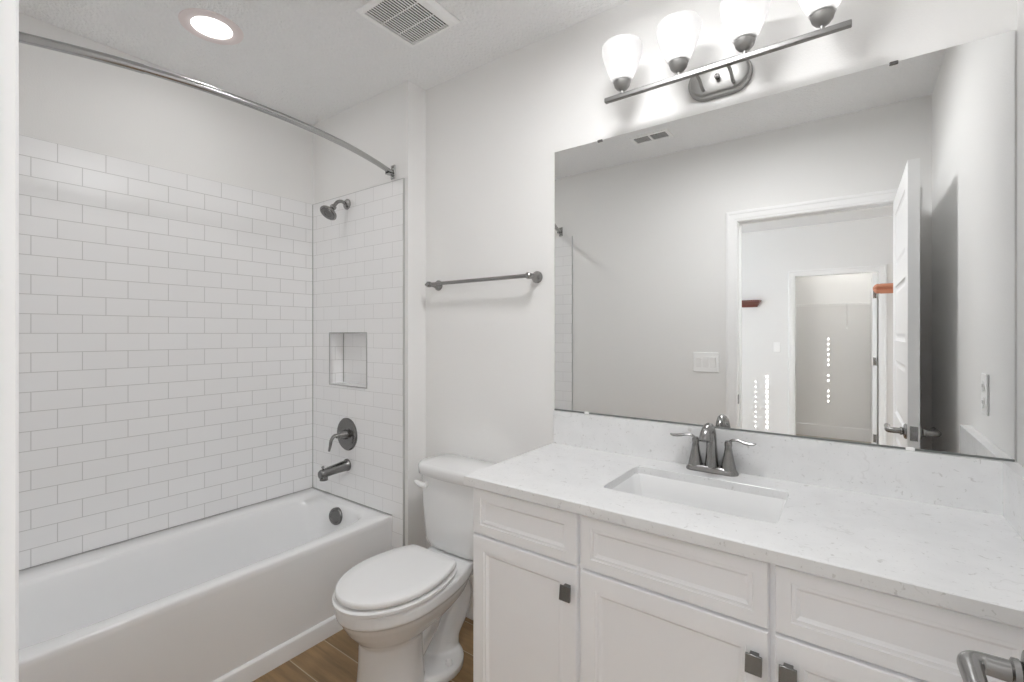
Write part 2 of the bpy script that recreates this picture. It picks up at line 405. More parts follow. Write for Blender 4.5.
rings += [sup_ring(ix0-.004, ix1+.004, iy0-.004, iy1+.004, TZ-.0005, 6), sup_ring(ix0+.003, ix1-.003, iy0+.003, iy1-.003, TZ-.003, 6),
          sup_ring(ix0+.012, ix1-.012, iy0+.014, iy1-.012, TZ-.018, 5.5), sup_ring(ix0+.022, ix1-.018, iy0+.04, iy1-.018, TZ-.07, 5),
          sup_ring(ix0+.038, ix1-.028, iy0+.10, iy1-.03, TZ-.18, 4.6), sup_ring(ix0+.055, ix1-.045, iy0+.17, iy1-.05, TZ-.28, 4.2),
          sup_ring(ix0+.075, ix1-.07, iy0+.21, iy1-.075, TZ-.33, 4), sup_ring(ix0+.12, ix1-.11, iy0+.26, iy1-.12, TZ-.35, 3.6),
          sup_ring(ix0+.2, ix1-.19, iy0+.5, iy1-.4, TZ-.355, 3)]
loft(g, rings)
obj('tub_shell', g, TUBM, t, angle=50)
g = NB()
prof = [(-.013, 0), (.004, 0), (.004, .060), (.002, .068), (-.004, .074), (-.013, .076)]
loft(g, [[(TX1+a, y, z) for a, z in prof] for y in (TY0, TY1)])
obj('apron_skirt', g, TUBM, t, angle=30)
g = NB(); lathe(g, [(.045, 0), (.045, .016), (.041, .021), (.031, .0225), (.029, .020), (.012, .0195), (.0, .0195)], (-2.263, -.200, .374), (.22, -1, .12), 36)
for k in range(0):
    a = 2*PI*k/12
    lathe(g, [(.0035, .018), (.0035, .0235), (0, .0245)], (-2.263+.035*math.cos(a), -.198, .374+.035*math.sin(a)), (0, -1, .12), 8)
obj('overflow_plate', g, DARKN, t)['label'] = 'dark nickel overflow plate'
g = NB(); lathe(g, [(.036, 0), (.036, .003), (.03, .006), (0, .007)], (-2.24, -.46, TZ-.352), (0, 0, 1), 28)
obj('drain', g, DARKN, t)['label'] = 'dark nickel drain'

# ------------------------------------------------------------------ shower fittings
XV = -2.290
t = thing('wall_shower', 'dark nickel round shower head on a short bent arm high on tiled wall', 'shower head', (XV, YT, 2.086))
g = NB(); lathe(g, [(.030, 0), (.030, .005), (.024, .012), (.013, .018)], (XV, YT, 2.086), (0, -1, 0), 32); obj('wall_flange', g, NICK, t)
g = NB(); tube(g, [(XV, YT-.01, 2.086), (XV, YT-.038, 2.094), (XV, YT-.064, 2.084), (XV, YT-.084, 2.058)], .0095, smooth=6); obj('shower_arm', g, NICK, t)
hd = Vector((.05, -.62, -.78)).normalized(); hc = Vector((XV, YT-.084, 2.058))
g = NB(); lathe(g, [(.009, -.004), (.016, .002), (.017, .012), (.013, .020), (.018, .026), (.030, .042), (.046, .052), (.048, .060), (.045, .064), (.040, .063), (.0, .063)], hc, hd, 40)
h = obj('head', g, NICK, t)
g = NB(); lathe(g, [(.038, .0625), (.036, .066), (.020, .067), (.018, .065), (.010, .067), (0, .068)], hc, hd, 36)
obj('spray_face', g, DARKN, h)
t = thing('shower_valve', 'round dark nickel shower valve trim with a drooping lever on tile', 'shower valve', (XV, YT, .800))
g = NB(); lathe(g, [(.091, 0), (.091, .004), (.085, .010), (.056, .014), (.046, .011), (.032, .012), (.0, .012)], (XV, YT, .800), (0, -1, 0), 48); obj('escutcheon', g, DARKN, t)
g = NB(); lathe(g, [(.028, .008), (.026, .02), (.020, .04), (.0145, .058), (.012, .070), (.0, .074)], (XV, YT, .800), (0, -1, 0), 32); obj('hub', g, NICK, t)
g = NB(); tube(g, [(XV+.002, YT-.062, .804), (XV-.008, YT-.078, .800), (XV-.020, YT-.088, .778), (XV-.026, YT-.090, .748), (XV-.030, YT-.095, .718)], [.013, .0145, .013, .0115, .008], smooth=6, flat=.7); obj('lever', g, NICK, t)
t = thing('tub_spout', 'dark nickel tub spout with a pull knob below the shower valve', 'tub spout', (XV, YT, .630))
g = NB()
loft(g, [[(XV+.001+rx*math.cos(2*PI*i/24)*.98, y, zc+rz*math.sin(2*PI*i/24)) for i in range(24)] for (y, rx, rz, zc) in
     ((YT-.0005, .034, .034, .628), (YT-.007, .034, .034, .628), (YT-.012, .0305, .030, .627), (YT-.05, .0285, .0275, .624), (YT-.10, .0265, .0255, .620), (YT-.145, .025, .024, .615), (YT-.162, .024, .024, .612), (YT-.168, .021, .021, .611))])
obj('spout_body', g, DARKN, t)
g = NB(); lathe(g, [(.0215, 0), (.021, .018), (.0125, .03)], (XV, YT-.145, .578), (0, 0, 1), 24); obj('outlet', g, DARKN, t)
g = NB(); lathe(g, [(.004, 0), (.004, .008), (.0075, .010), (.008, .015), (.004, .019), (0, .0195)], (XV, YT-.150, .635), (0, 0, 1), 18); obj('diverter_knob', g, DARKN, t)

# curved curtain rod
t = thing('curtain_rod', 'curved chrome shower curtain rod bowing out over the tub', 'curtain rod', (-1.9, -.87, 2.19))
ZR = 2.190
ctrl = [(-1.905, YT-.030), (-1.862, -.26), (-1.812, -.42), (-1.779, -.58), (-1.760, -.74), (-1.756, -.89), (-1.765, -1.04), (-1.788, -1.17), (-1.818, -1.29), (-1.855, -1.395), (-1.885, -1.47), (-1.925, YS+.032)]
P = smooth_path([(x, y, ZR) for x, y in ctrl], 6)
g = NB(); tube(g, P[:44], .0125, 18); obj('rod_tube', g, CHROME, t)
g = NB(); tube(g, P[43:], .0142, 18); obj('rod_sleeve', g, CHROME, t)
for (x, y, s) in ((-1.908, YT+TT, -1), (-1.928, YS, 1)):
    g = NB(); box(g, x-.016, x+.016, min(y, y+s*.005), max(y, y+s*.005), ZR-.036, ZR+.036)
    bo = obj('wall_bracket', g, CHROME, t, bevel=.004)
    g = NB(); box(g, x-.015, x+.015, min(y+s*.005, y+s*.042), max(y+s*.005, y+s*.042), ZR-.018, ZR-.0145); box(g, x-.015, x-.012, min(y+s*.005, y+s*.04), max(y+s*.005, y+s*.04), ZR-.018, ZR+.016)
    lathe(g, [(.010, 0), (.010, .03)], (x, y+s*.005, ZR), (0, s, 0), 18)
    for dz in (-.027, .027): lathe(g, [(.005, 0), (.005, .003), (0, .004)], (x, y+s*.005, ZR+dz), (0, s, 0), 12)
    obj('saddle', g, CHROME, bo, bevel=.001)

# ------------------------------------------------------------------ towel bar
t = thing('towel_bar', 'brushed nickel towel bar mounted above the toilet', 'towel bar', (-1.40, YN, 1.600))
for x in (-1.700, -1.104):
    g = NB(); lathe(g, [(.026, 0), (.026, .006), (.021, .012), (.013, .030), (.011, .050), (.0135, .060), (.0145, .068), (.0135, .077), (.008, .082), (0, .083)], (x, YN, 1.606), (0, -1, 0), 32)
    obj('post', g, NICK, t)
g = NB(); tube(g, [(-1.722, -.064, 1.606), (-1.712, -.064, 1.606), (-1.088, -.064, 1.606), (-1.078, -.064, 1.606)], [.006, .0085, .0085, .006], 18); obj('bar', g, NICK, t)

# ------------------------------------------------------------------ recessed light, exhaust fan, supply register
t = thing('recessed_light', 'round white recessed ceiling light glowing above the tub', 'recessed light', (-2.138, -.864, HC))
g = NB(); n = 56
loft(g, [[(-2.138+r*math.cos(2*PI*i/n), -.864+r*math.sin(2*PI*i/n), HC-h) for i in range(n)] for r, h in ((.114, 0), (.113, .004), (.100, .008), (.082, .008), (.074, .005), (.072, .0005))], False, False)
obj('trim_ring', g, mat('recess_trim', (.86, .78, .775), .4), t)
g = NB(); lathe(g, [(.0725, .0005), (.0725, .002), (.060, .003), (0, .003)], (-2.138, -.864, HC), (0, 0, -1), 56); obj('lens', g, LENS, t)

t = thing('added_ceiling_light', 'added unseen round white flush ceiling light over the vanity counter', 'ceiling light', (-.50, -.72, HC))  # fixture added around the out-of-frame vanity fill
g = NB(); lathe(g, [(.205, 0), (.205, .018), (.197, .022)], (-.50, -.72, HC), (0, 0, -1), 40); obj('canopy', g, NICK, t)
g = NB(); lathe(g, [(.195, .018), (.195, .030), (.185, .045), (.15, .058), (.08, .066), (0, .070)], (-.50, -.72, HC), (0, 0, -1), 40); obj('diffuser', g, BULB, t)
t = thing('exhaust_fan', 'square white slotted exhaust fan grille in ceiling near partition corner', 'exhaust fan', (-1.427, -.430, HC))
fx0, fx1, fy0, fy1 = -1.570, -1.284, -.575, -.287
gx0, gx1, gy0, gy1 = -1.541, -1.324, -.560, -.311
g = NB()
def rr(x0, x1, y0, y1, z): return [(x0, y0, z), (x1, y0, z), (x1, y1, z), (x0, y1, z)]
loft(g, [rr(fx0, fx1, fy0, fy1, HC-.001), rr(fx0, fx1, fy0, fy1, HC-.006), rr(fx0+.014, fx1-.014, fy0+.008, fy1-.012, HC-.017), rr(gx0, gx1, gy0, gy1, HC-.019), rr(gx0, gx1, gy0, gy1, HC-.004)], False, False)
obj('frame', g, PLAST, t, smooth=False, bevel=.0015)
g = NB(); box(g, gx0-.004, gx1+.004, gy0-.004, gy1+.004, HC-.003, HC-.001); obj('backing', g, DARK, t, smooth=False)
g = NB(); ns = 17; pitch = (gx1-gx0)/ns
for k in range(ns+1): box(g, gx0+k*pitch-.0024, gx0+k*pitch+.0024, gy0-.001, gy1+.001, HC-.0178, HC-.0150)
for k in (1, 2): y = gy0+(gy1-gy0)*k/3; box(g, gx0, gx1, y-.0014, y+.0014, HC-.0180, HC-.0145)
obj('slotted_grille', g, PLAST, t, smooth=False)

t = thing('ceiling_register', 'small rectangular white air register on ceiling, seen in the mirror', 'register', (-1.055, -1.265, HC))
rx0, rx1, ry0, ry1 = -1.182, -.930, -1.335, -1.200
g = NB()
loft(g, [rr(rx0, rx1, ry0, ry1, HC-.001), rr(rx0+.004, rx1-.004, ry0+.004, ry1-.004, HC-.008), rr(rx0+.022, rx1-.022, ry0+.022, ry1-.022, HC-.008), rr(rx0+.024, rx1-.024, ry0+.024, ry1-.024, HC-.002)], False, False)
box(g, -1.062, -1.050, ry0+.022, ry1-.022, HC-.009, HC-.003)
obj('frame', g, PLAST, t, smooth=False)
g = NB(); box(g, rx0+.022, rx1-.022, ry0+.022, ry1-.022, HC-.0025, HC-.001); obj('backing', g, GREYV, t, smooth=False)
g = NB()
for k in range(1, 5):
    y = ry0+.024+(ry1-ry0-.048)*k/5; box(g, rx0+.024, -1.062, y-.002, y+.002, HC-.0085, HC-.003); box(g, -1.050, rx1-.024, y-.002, y+.002, HC-.0085, HC-.003)
obj('louvres', g, mat('register_louvre', (.55, .55, .55), .5), t, smooth=False)

# ------------------------------------------------------------------ vanity light
ZB = 2.205; YB = -.120
t = thing('vanity_light', 'four-shade brushed nickel bath light bar on the wall above the mirror', 'wall light', (-.368, YN, ZB))
def stadium(cx, cz, hw, hh, y, n=20):
    pts = []
    for s in (1, -1):
        for i in range(n+1):
            a = -PI/2+PI*i/n
            pts.append((cx+s*(hw-hh)+s*hh*math.cos(a), y, cz+s*hh*math.sin(a)))
    return pts
g = NB()
loft(g, [stadium(-.368, 2.222, .101, .060, YN), stadium(-.368, 2.222, .101, .060, YN-.010), stadium(-.368, 2.222, .100, .057, YN-.016), stadium(-.368, 2.222, .094, .051, YN-.018), stadium(-.368, 2.222, .090, .047, YN-.026), stadium(-.368, 2.222, .084, .041, YN-.029)])
obj('backplate', g, NICKL, t)
g = NB(); lathe(g, [(.006, 0), (.006, .006), (.009, .010), (.009, .016), (0, .019)], (-.368, YN-.029, 2.216), (0, -1, 0), 18); obj('cap_nut', g, NICK, t)
for x in (-.415, -.320):
    g = NB(); tube(g, [(x, YN-.026, 2.188), (x, YN-.045, 2.190), (x, YN-.075, 2.202), (x, YB+.004, ZB)], .0055, smooth=6); obj('arm', g, NICKL, t)
g = NB(); box(g, -.730, -.006, YB-.0085, YB+.0085, ZB-.0085, ZB+.0085); obj('bar', g, mat('satin_nickel_bar', (.27, .265, .26), .42, 1.0), t, bevel=.003, seg=3)
for x in LAMP_X:
    g = NB(); lathe(g, [(.006, .007), (.0055, .018), (.010, .020), (.018, .024), (.026, .034), (.0305, .050), (.031, .054), (.0285, .054), (.025, .040), (.0, .030)], (x, YB, ZB), n=36)
    cup = obj('socket_cup', g, NICKL, t)
    g = NB(); n = 40
    prof = [(.026, .044), (.030, .048), (.041, .068), (.053, .095), (.063, .125), (.0695, .152), (.0705, .165), (.069, .176), (.067, .176), (.0685, .165), (.0675, .152), (.061, .125), (.051, .095), (.039, .068), (.028, .048)]
    loft(g, [[(x+r*math.cos(2*PI*i/n), YB+r*math.sin(2*PI*i/n), ZB+h) for i in range(n)] for r, h in prof], False, False)
    obj('glass_shade', g, FROST, t)['label'] = 'frosted glass shade'
    g = NB(); lathe(g, [(.012, .030), (.013, .055), (.016, .068), (.026, .088), (.0285, .103), (.026, .118), (.015, .130), (0, .133)], (x, YB, ZB), n=24)
    obj('bulb', g, BULB, t)['label'] = 'glowing bulb'

# ------------------------------------------------------------------ mirror
MX0, MX1, MZ0, MZ1 = -1.014, .3225, 1.0435, 2.1227
t = thing('wall_mirror', 'large frameless wall mirror over the vanity backsplash', 'mirror', (-.346, YN, MZ0))
g = NB(); box(g, MX0, MX1, 0, YN-.0003, MZ0, MZ1)
bmesh.ops.recalc_face_normals(g, faces=g.faces)
for f in g.faces: f.material_index = 0 if f.normal.y < -.5 else 1
obj('glass', g, [MIRROR, MEDGE], t, smooth=False)
for (x, z) in ((-.807, MZ1), (.088, MZ1), (-.864, MZ0), (.123, MZ0)):
    g = NB(); s = 1 if z > 1.5 else -1
    box(g, x-.010, x+.010, -.0045, .005, min(z-s*.007, z+s*.002), max(z-s*.007, z+s*.002))
    obj('mirror_clip', g, DARKN if s > 0 else PLAST, t, bevel=.002)

g = NB(); box(g, MX0, MX1, -.0028, -.0002, MZ0-.0008, MZ0+.0045); obj('bottom_channel', g, MEDGE, t, smooth=False)
CAULK = mat('grey_caulk', (.40, .40, .39), .6)
struct('trim_10', boxes((XW, XW+.0032, YT-.0032, YT, .433, TTOP-.004)), CAULK, smooth=False)
struct('trim_12', boxes((NX0, NX0+.003, YT+ND-.003, YT+ND, NZ0, NZ1)), CAULK, smooth=False)
struct('trim_11', boxes((XW, XW+.0025, YS+TT, YT, .4325, .4355), (XW, TX1, YT-.0025, YT, .4325, .4355)), CAULK, smooth=False)
# ------------------------------------------------------------------ vanity
VX0, VX1, VY = -.994, XE-.001, -.531
t = thing('vanity_cabinet', 'white vanity cabinet with panelled doors and false drawer fronts', 'cabinet', (-.33, -.27, 0))
obj('carcass', boxes((VX0, VX0+.016, VY+.018, YN-.001, .10, .878), (VX1-.016, VX1, VY+.018, YN-.001, .10, .878), (VX0+.016, VX1-.016, VY+.018, YN-.001, .10, .118), (VX0+.016, VX1-.016, YN-.012, YN-.001, .118, .878), (VX0, VX1, VY, VY+.018, .10, .878)), CAB, t, smooth=False)
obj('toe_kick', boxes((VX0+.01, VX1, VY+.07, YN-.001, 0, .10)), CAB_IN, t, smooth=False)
def panel_front(name, x0, x1, z0, z1, fr):
    bm = NB(); y = VY-.0006
    L_ = [(0, 0), (0, .016), (.0025, .0195), (fr, .0195), (fr+.002, .0165), (fr+.009, .0165), (fr+.0105, .0145), (fr+.016, .0105), (fr+.018, .0105)]
    rings = [[(x0+a, y-d, z0+a), (x1-a, y-d, z0+a), (x1-a, y-d, z1-a), (x0+a, y-d, z1-a)] for a, d in L_]
    loft(bm, rings)
    return obj(name, bm, CAB, t, smooth=False)
def pull(x, z, par):
    bm = NB(); y = VY-.0201
    box(bm, x-.009, x+.009, y-.014, y, z+.004, z+.017)
    bm2 = bm
    loft(bm2, [[(x-.0165, y-.015, z-.021), (x+.0165, y-.015, z-.021), (x+.0165, y-.013, z+.018), (x-.0165, y-.013, z+.018)],
               [(x-.0165, y-.023, z-.021), (x+.0165, y-.023, z-.021), (x+.0165, y-.018, z+.018), (x-.0165, y-.018, z+.018)]])
    obj('pull', bm2, DARKN, par, bevel=.0012)['label'] = 'dark nickel tab pull'
cols = [(-.989, -.6145), (-.602, -.150), (-.138, .262)]
for i, (x0, x1) in enumerate(cols):
    panel_front('drawer_front', x0, x1, .726, .870, .030)
    d = panel_front('cabinet_door', x0, x1, .125, .719, .044)
    pull((x1-.026) if i < 2 else (x0+.026), .652, d)

# counter with the sink cutout
CZ0, CZ1 = .880, .909
SX0, SX1, SY0, SY1 = -.604, -.150, -.417, -.136
g = NB(); S = sq(10)
ox0, ox1, oy0, oy1 = -1.009, XE-.001, -.573, YN-.001
def hole(z, e=0):
    out = []; r = .016
    cx_, cy_ = (SX0+SX1)/2, (SY0+SY1)/2; hx, hy = (SX1-SX0)/2+e, (SY1-SY0)/2+e
    for a, b in S:
        X, Y = a*hx, b*hy
        qx, qy = abs(X)-(hx-r), abs(Y)-(hy-r)
        if qx > 0 and qy > 0:
            l = math.hypot(qx, qy); X = math.copysign(hx-r+qx/l*r, X); Y = math.copysign(hy-r+qy/l*r, Y)
        out.append((cx_+X, cy_+Y, z))
    return out
loft(g, [hole(CZ0), rect_ring(ox0, ox1, oy0, oy1, CZ0), rect_ring(ox0, ox1, oy0, oy1, CZ1-.002), rect_ring(ox0+.002, ox1, oy0+.002, oy1, CZ1), hole(CZ1, .001), hole(CZ1-.001)], closed=True)
tag(obj('vanity_countertop', g, QUARTZ, smooth=False), 'white speckled quartz countertop on the vanity, cut out for the sink', 'countertop')
tag(obj('backsplash', boxes((ox0, XE-.0005, -.020, YN-.0006, CZ1, 1.0425)), QUARTZ, smooth=False, bevel=.001), 'low quartz backsplash strip under the mirror', 'backsplash')
tag(obj('side_splash', boxes((XE-.030, XE-.0005, -.573, -.0205, CZ1, 1.0425)), QUARTZ, smooth=False, bevel=.001), 'short quartz side splash at the right end of the counter', 'side splash')

# undermount sink
t = thing('sink', 'white rectangular undermount sink below the faucet', 'sink', ((SX0+SX1)/2, (SY0+SY1)/2, .74))
g = NB(); z = CZ0-.0005
def sr(e, zz, n): return sup_ring(SX0-e, SX1+e, SY0-e, SY1+e, zz, n)
loft(g, [sr(.022, z, 12), sr(.004, z, 12), sr(.002, z-.004, 12), sr(-.008, z-.05, 10), sr(-.018, z-.10, 8), sr(-.036, z-.122, 6), sr(-.07, z-.130, 5), sr(-.11, z-.133, 4)], False, True)
obj('basin', g, PORC, t, mods=[lambda o: (lambda s: (setattr(s, 'thickness', .006), setattr(s, 'offset', 1.0)))(o.modifiers.new('shell', 'SOLIDIFY'))])
g = NB(); lathe(g, [(.022, 0), (.022, .002), (.016, .003), (.006, .001), (0, .001)], (-.377, -.270, z-.1325), n=24); obj('drain', g, NICK, t)['label'] = 'nickel drain'

# faucet
FX, FY = -.380, -.056
t = thing('faucet', 'brushed nickel two-handle faucet with an arched spout behind the sink', 'faucet', (FX, FY, CZ1))
def base_ring(hw, hd, zz):
    pts = []
    for s in (1, -1):
        for i in range(13):
            a = -PI/2+PI*i/12
            pts.append((FX+s*(hw-hd)+s*hd*math.cos(a), FY+s*hd*math.sin(a), CZ1+zz))
    return pts
g = NB(); loft(g, [base_ring(.081, .0265, 0), base_ring(.081, .0265, .005), base_ring(.077, .024, .012), base_ring(.072, .020, .019), base_ring(.070, .018, .020)]); obj('base_plate', g, NICK, t)
g = NB()
sp = smooth_path([(FX, FY, CZ1+.01), (FX, FY, CZ1+.05), (FX, FY-.002, CZ1+.095), (FX, FY-.012, CZ1+.130), (FX, FY-.032, CZ1+.150), (FX, FY-.056, CZ1+.147), (FX, FY-.074, CZ1+.134), (FX, FY-.083, CZ1+.114)], 5)
rads = [.0235, .0185, .0160, .0155, .015, .0155, .0175, .0195]
RR = [rads[min(k//5, 7)]*(1-(k % 5)/5)+rads[min(k//5+1, 7)]*((k % 5)/5) for k in range(len(sp))]
tube(g, sp, RR, 24, up=(1, 0, 0)); obj('spout', g, NICK, t)
for s in (-1, 1):
    hx = FX+s*.0508
    g = NB(); lathe(g, [(.0235, .012), (.0225, .022), (.0175, .045), (.0125, .072), (.0105, .088), (.0115, .092), (.0115, .100), (.009, .107), (0, .109)], (hx, FY, CZ1), n=28)
    hb = obj('handle_body', g, NICK, t)
    g = NB(); tube(g, [(hx-s*.004, FY, CZ1+.098), (hx+s*.012, FY-.001, CZ1+.111), (hx+s*.030, FY-.003, CZ1+.113), (hx+s*.052, FY-.006, CZ1+.108), (hx+s*.072, FY-.009, CZ1+.107), (hx+s*.082, FY-.010, CZ1+.110)], [.009, .0085, .0085, .0105, .0085, .003], flat=.5, smooth=6, n=16, up=(0, -1, 0))
    obj('lever', g, NICK, hb)

# ------------------------------------------------------------------ toilet
TXc = -1.424
t = thing('toilet', 'white two-piece toilet with its lid closed, between tub and vanity', 'toilet', (TXc, -.36, 0))
def egg(v0, v1, w, z, vc=None, n=56, back=1.35, cut=None):
    """egg ring; v = distance from the wall; cut: flatten the back at this v"""
    vc = vc if vc is not None else v0+(v1-v0)*.55
    out = []
    for i in range(n):
        a = 2*PI*i/n; s, c = math.sin(a), math.cos(a)
        v = vc+(v1-vc)*c if c > 0 else vc+(vc-v0)*c*back
        x = w*s
        if c <= 0 and cut is not None:
            # truncated ellipse
            v = max(v, cut)
        out.append((TXc+x, -v, z))
    return out
def lidring(v_cut, v1, w, z, e=0., n=72):
    vc = .50; a_b = .29; wb = (w)*math.sqrt(1-((vc-v_cut)/a_b)**2)
    pts = []; N1 = n//2
    for i in range(N1+1):
        a = -PI/2+PI*i/N1; pts.append((TXc+(w-e)*math.sin(a), -(vc+(v1-e-vc)*math.cos(a)), z))
    M = 12; t1 = math.asin(min((vc-v_cut-.012)/a_b, .99))
    side = [(w*math.cos(t1*k/M), vc-a_b*math.sin(t1*k/M)) for k in range(1, M+1)]
    side += [(wb-.004, v_cut+.005), (wb-.012, v_cut)]
    side = [(x-e, max(v, v_cut+e)) for x, v in side]
    pts += [(TXc+x, -v, z) for x, v in side]
    for k in range(1, 6): pts.append((TXc+side[-1][0]*(1-2*k/6), -(v_cut+e), z))
    pts += [(TXc-x, -v, z) for x, v in side[::-1]]
    return pts
g = NB()
loft(g, [egg(.20, .730, .174, .397), egg(.20, .735, .180, .391), egg(.20, .735, .181, .352), egg(.205, .722, .174, .346), egg(.21, .715, .168, .325), egg(.22, .695, .153, .290), egg(.26, .672, .136, .262, .50), egg(.36, .655, .120, .245, .51), egg(.40, .645, .110, .228, .52, back=1), egg(.40, .648, .112, .14, .52, back=1), egg(.395, .655, .120, .05, .52, back=1), egg(.39, .660, .127, .0, .52, back=1)])
# deck under the tank
def rrect(x, v0, v1, z, r=.03, n=6):
    out = []
    for (cx_, cv, a0) in ((x-r, v1-r, 0), (-x+r, v1-r, PI/2), (-x+r, v0+r, PI), (x-r, v0+r, 1.5*PI)):
        for k in range(n+1):
            a = a0+PI/2*k/n; out.append((TXc+cx_+r*math.cos(a), -(cv+r*math.sin(a)), z))
    return out
loft(g, [rrect(.070, .06, .30, .30), rrect(.105, .045, .34, .345), rrect(.125, .035, .36, .372), rrect(.128, .035, .36, .396)])
tube(g, [(TXc, -.44, .10), (TXc, -.36, .17), (TXc, -.28, .27), (TXc, -.20, .285), (TXc, -.150, .225), (TXc, -.185, .15), (TXc, -.235, .09), (TXc, -.26, .0)], [.06, .060, .058, .056, .060, .066, .066, .080], 20, smooth=6, flat=1.0, up=(1, 0, 0))
loft(g, [rrect(.105, .18, .60, 0, .10, 10), rrect(.105, .18, .60, .02, .10, 10)])
loft(g, [[(TXc+.150*math.cos(2*PI*i/40), -(.335+.150*math.sin(2*PI*i/40)), z) for i in range(40)] for z in (0, .03)])
loft(g, [[(TXc+.140*math.cos(2*PI*i/40), -(.335+.140*math.sin(2*PI*i/40)), z) for i in range(40)] for z in (.029, .038)])
def remesh(o):
    r = o.modifiers.new('remesh', 'REMESH'); r.mode = 'VOXEL'; r.voxel_size = .0045; r.use_smooth_shade = True
    s = o.modifiers.new('smooth', 'SMOOTH'); s.factor = .6; s.iterations = 5
obj('bowl', g, PORC, t, mods=[remesh])
g = NB(); loft(g, [lidring(.285, .746, .185, .3975, .016), lidring(.285, .746, .185, .4005, .012), lidring(.285, .746, .185, .403, .001), lidring(.285, .746, .185, .413), lidring(.285, .746, .185, .4165, .005), lidring(.285, .746, .185, .4165, .018)]); obj('seat', g, SEATM, t, angle=50)
g = NB(); loft(g, [lidring(.290, .736, .179, .4168, .022), lidring(.290, .736, .179, .4245, .017), lidring(.290, .736, .179, .4255, .002), lidring(.290, .736, .179, .428), lidring(.290, .736, .179, .438), lidring(.290, .736, .179, .4445, .0025), lidring(.290, .736, .179, .4465, .007), lidring(.290, .736, .179, .448, .05)]); obj('lid', g, SEATM, t, angle=50)
for s in (-1, 1):
    g = NB(); lathe(g, [(.014, 0), (.014, .022), (.011, .028), (0, .029)], (TXc+s*.075, -.270, .396), n=20); obj('seat_hinge', g, SEATM, t)
def tank_ring(w, v0, v1, z, bow=.016, r=.045):
    out = []
    base_ = rrect(w, v0, v1, z, r, 10)
    for (x, y, zz) in base_:
        dx = (x-TXc)/w; f = max(0, (-y-(v0+v1)/2)/((v1-v0)/2)); out.append((x, y-bow*(1-dx*dx)*f, zz))
    # subdivide the front run
    res = []
    for i in range(len(out)):
        a = out[i]; b = out[(i+1) % len(out)]; res.append(a)
        if abs(a[0]-b[0]) > .1:
            for k in range(1, 10):
                x = a[0]+(b[0]-a[0])*k/10; dx = (x-TXc)/w; y0 = -(v1 if -a[1] > (v0+v1)/2 else v0)
                y = y0-(bow*(1-dx*dx) if -a[1] > (v0+v1)/2 else 0); res.append((x, y, z))
    return res
g = NB(); loft(g, [tank_ring(.140, .03, .175, .399), tank_ring(.164, .022, .192, .408), tank_ring(.178, .018, .200, .44), tank_ring(.190, .016, .204, .58), tank_ring(.197, .016, .206, .723)]); obj('tank', g, PORC, t, angle=60)
g = NB(); loft(g, [tank_ring(.204, .010, .212, .7235, r=.055), tank_ring(.212, .008, .220, .728, r=.06), tank_ring(.214, .008, .222, .762, r=.06), tank_ring(.210, .012, .218, .772, r=.06), tank_ring(.198, .024, .206, .777, r=.055)]); obj('tank_lid', g, PORC, t, angle=60)
g = NB(); lathe(g, [(.013, 0), (.013, .006), (.010, .010), (.008, .02)], (TXc-.132, -.210, .684), (0, -1, 0), 20)
tube(g, [(TXc-.120, -.232, .684), (TXc-.142, -.236, .684), (TXc-.168, -.234, .688), (TXc-.190, -.230, .692)], [.012, .013, .011, .006], 14, smooth=5, flat=.7, up=(0, 0, 1)); obj('flush_lever', g, SEATM, t)
for s in (-1, 1):
    g = NB(); lathe(g, [(.014, 0), (.0135, .012), (.009, .021), (0, .024)], (TXc+s*.112, -.325, .036), n=20); obj('bolt_cap', g, SEATM, t)

# ------------------------------------------------------------------ bathroom door, standing open
DW, DH, DT = .795, 2.077, .038
HX, HY = .212, YS+.003
root = thing('door_1', 'white five-panel interior door standing open beside the east wall', 'door', (HX-.004, HY, 0))
root['kind'] = 'structure'
x1 = HX-.004; x0 = x1-DT; y0 = HY+.002; y1 = HY+DW
g = NB()
pz = [(.20+.382*k-.02, .20+.382*k+.262) for k in range(5)]
pz = [(a, b) for a, b in pz]; sy = .105
# solid core with stiles and rails standing proud, panels recessed with a sloping moulding
def door_side(xf, s):
    """front surface on x = xf, s = outward direction"""
    zs = [0.008]+[v for p in pz for v in p]+[DH]
    ya, yb = y0+sy, y1-sy
    def quad(*p): g.faces.new([g.verts.new(q_) for q_ in p])
    quad((xf, y0, zs[0]), (xf, ya, zs[0]), (xf, ya, DH), (xf, y0, DH)); quad((xf, yb, zs[0]), (xf, y1, zs[0]), (xf, y1, DH), (xf, yb, DH))
    prev = zs[0]
    for a, b in pz:
        quad((xf, ya, prev), (xf, yb, prev), (xf, yb, a), (xf, ya, a)); prev = b
        R_ = [[(xf-s*d, ya+e, a+e), (xf-s*d, yb-e, a+e), (xf-s*d, yb-e, b-e), (xf-s*d, ya+e, b-e)] for e, d in ((0, 0), (.004, .004), (.014, .008), (.022, .008), (.034, .0035), (.036, .003))]
        loft(g, R_, False, True)
    quad((xf, ya, prev), (xf, yb, prev), (xf, yb, DH), (xf, ya, DH))
door_side(x0, -1); door_side(x1, 1)
for p in (((x0, y0, .008), (x1, y0, .008), (x1, y0, DH), (x0, y0, DH)), ((x0, y1, .008), (x1, y1, .008), (x1, y1, DH), (x0, y1, DH)),
          ((x0, y0, DH), (x1, y0, DH), (x1, y1, DH), (x0, y1, DH)), ((x0, y0, .008), (x1, y0, .008), (x1, y1, .008), (x0, y1, .008))):
    g.faces.new([g.verts.new(q_) for q_ in p])
bmesh.ops.remove_doubles(g, verts=g.verts, dist=.0003)
obj('door_leaf', g, TRIM, root, smooth=False)
hy, hz = y1-.047, .953
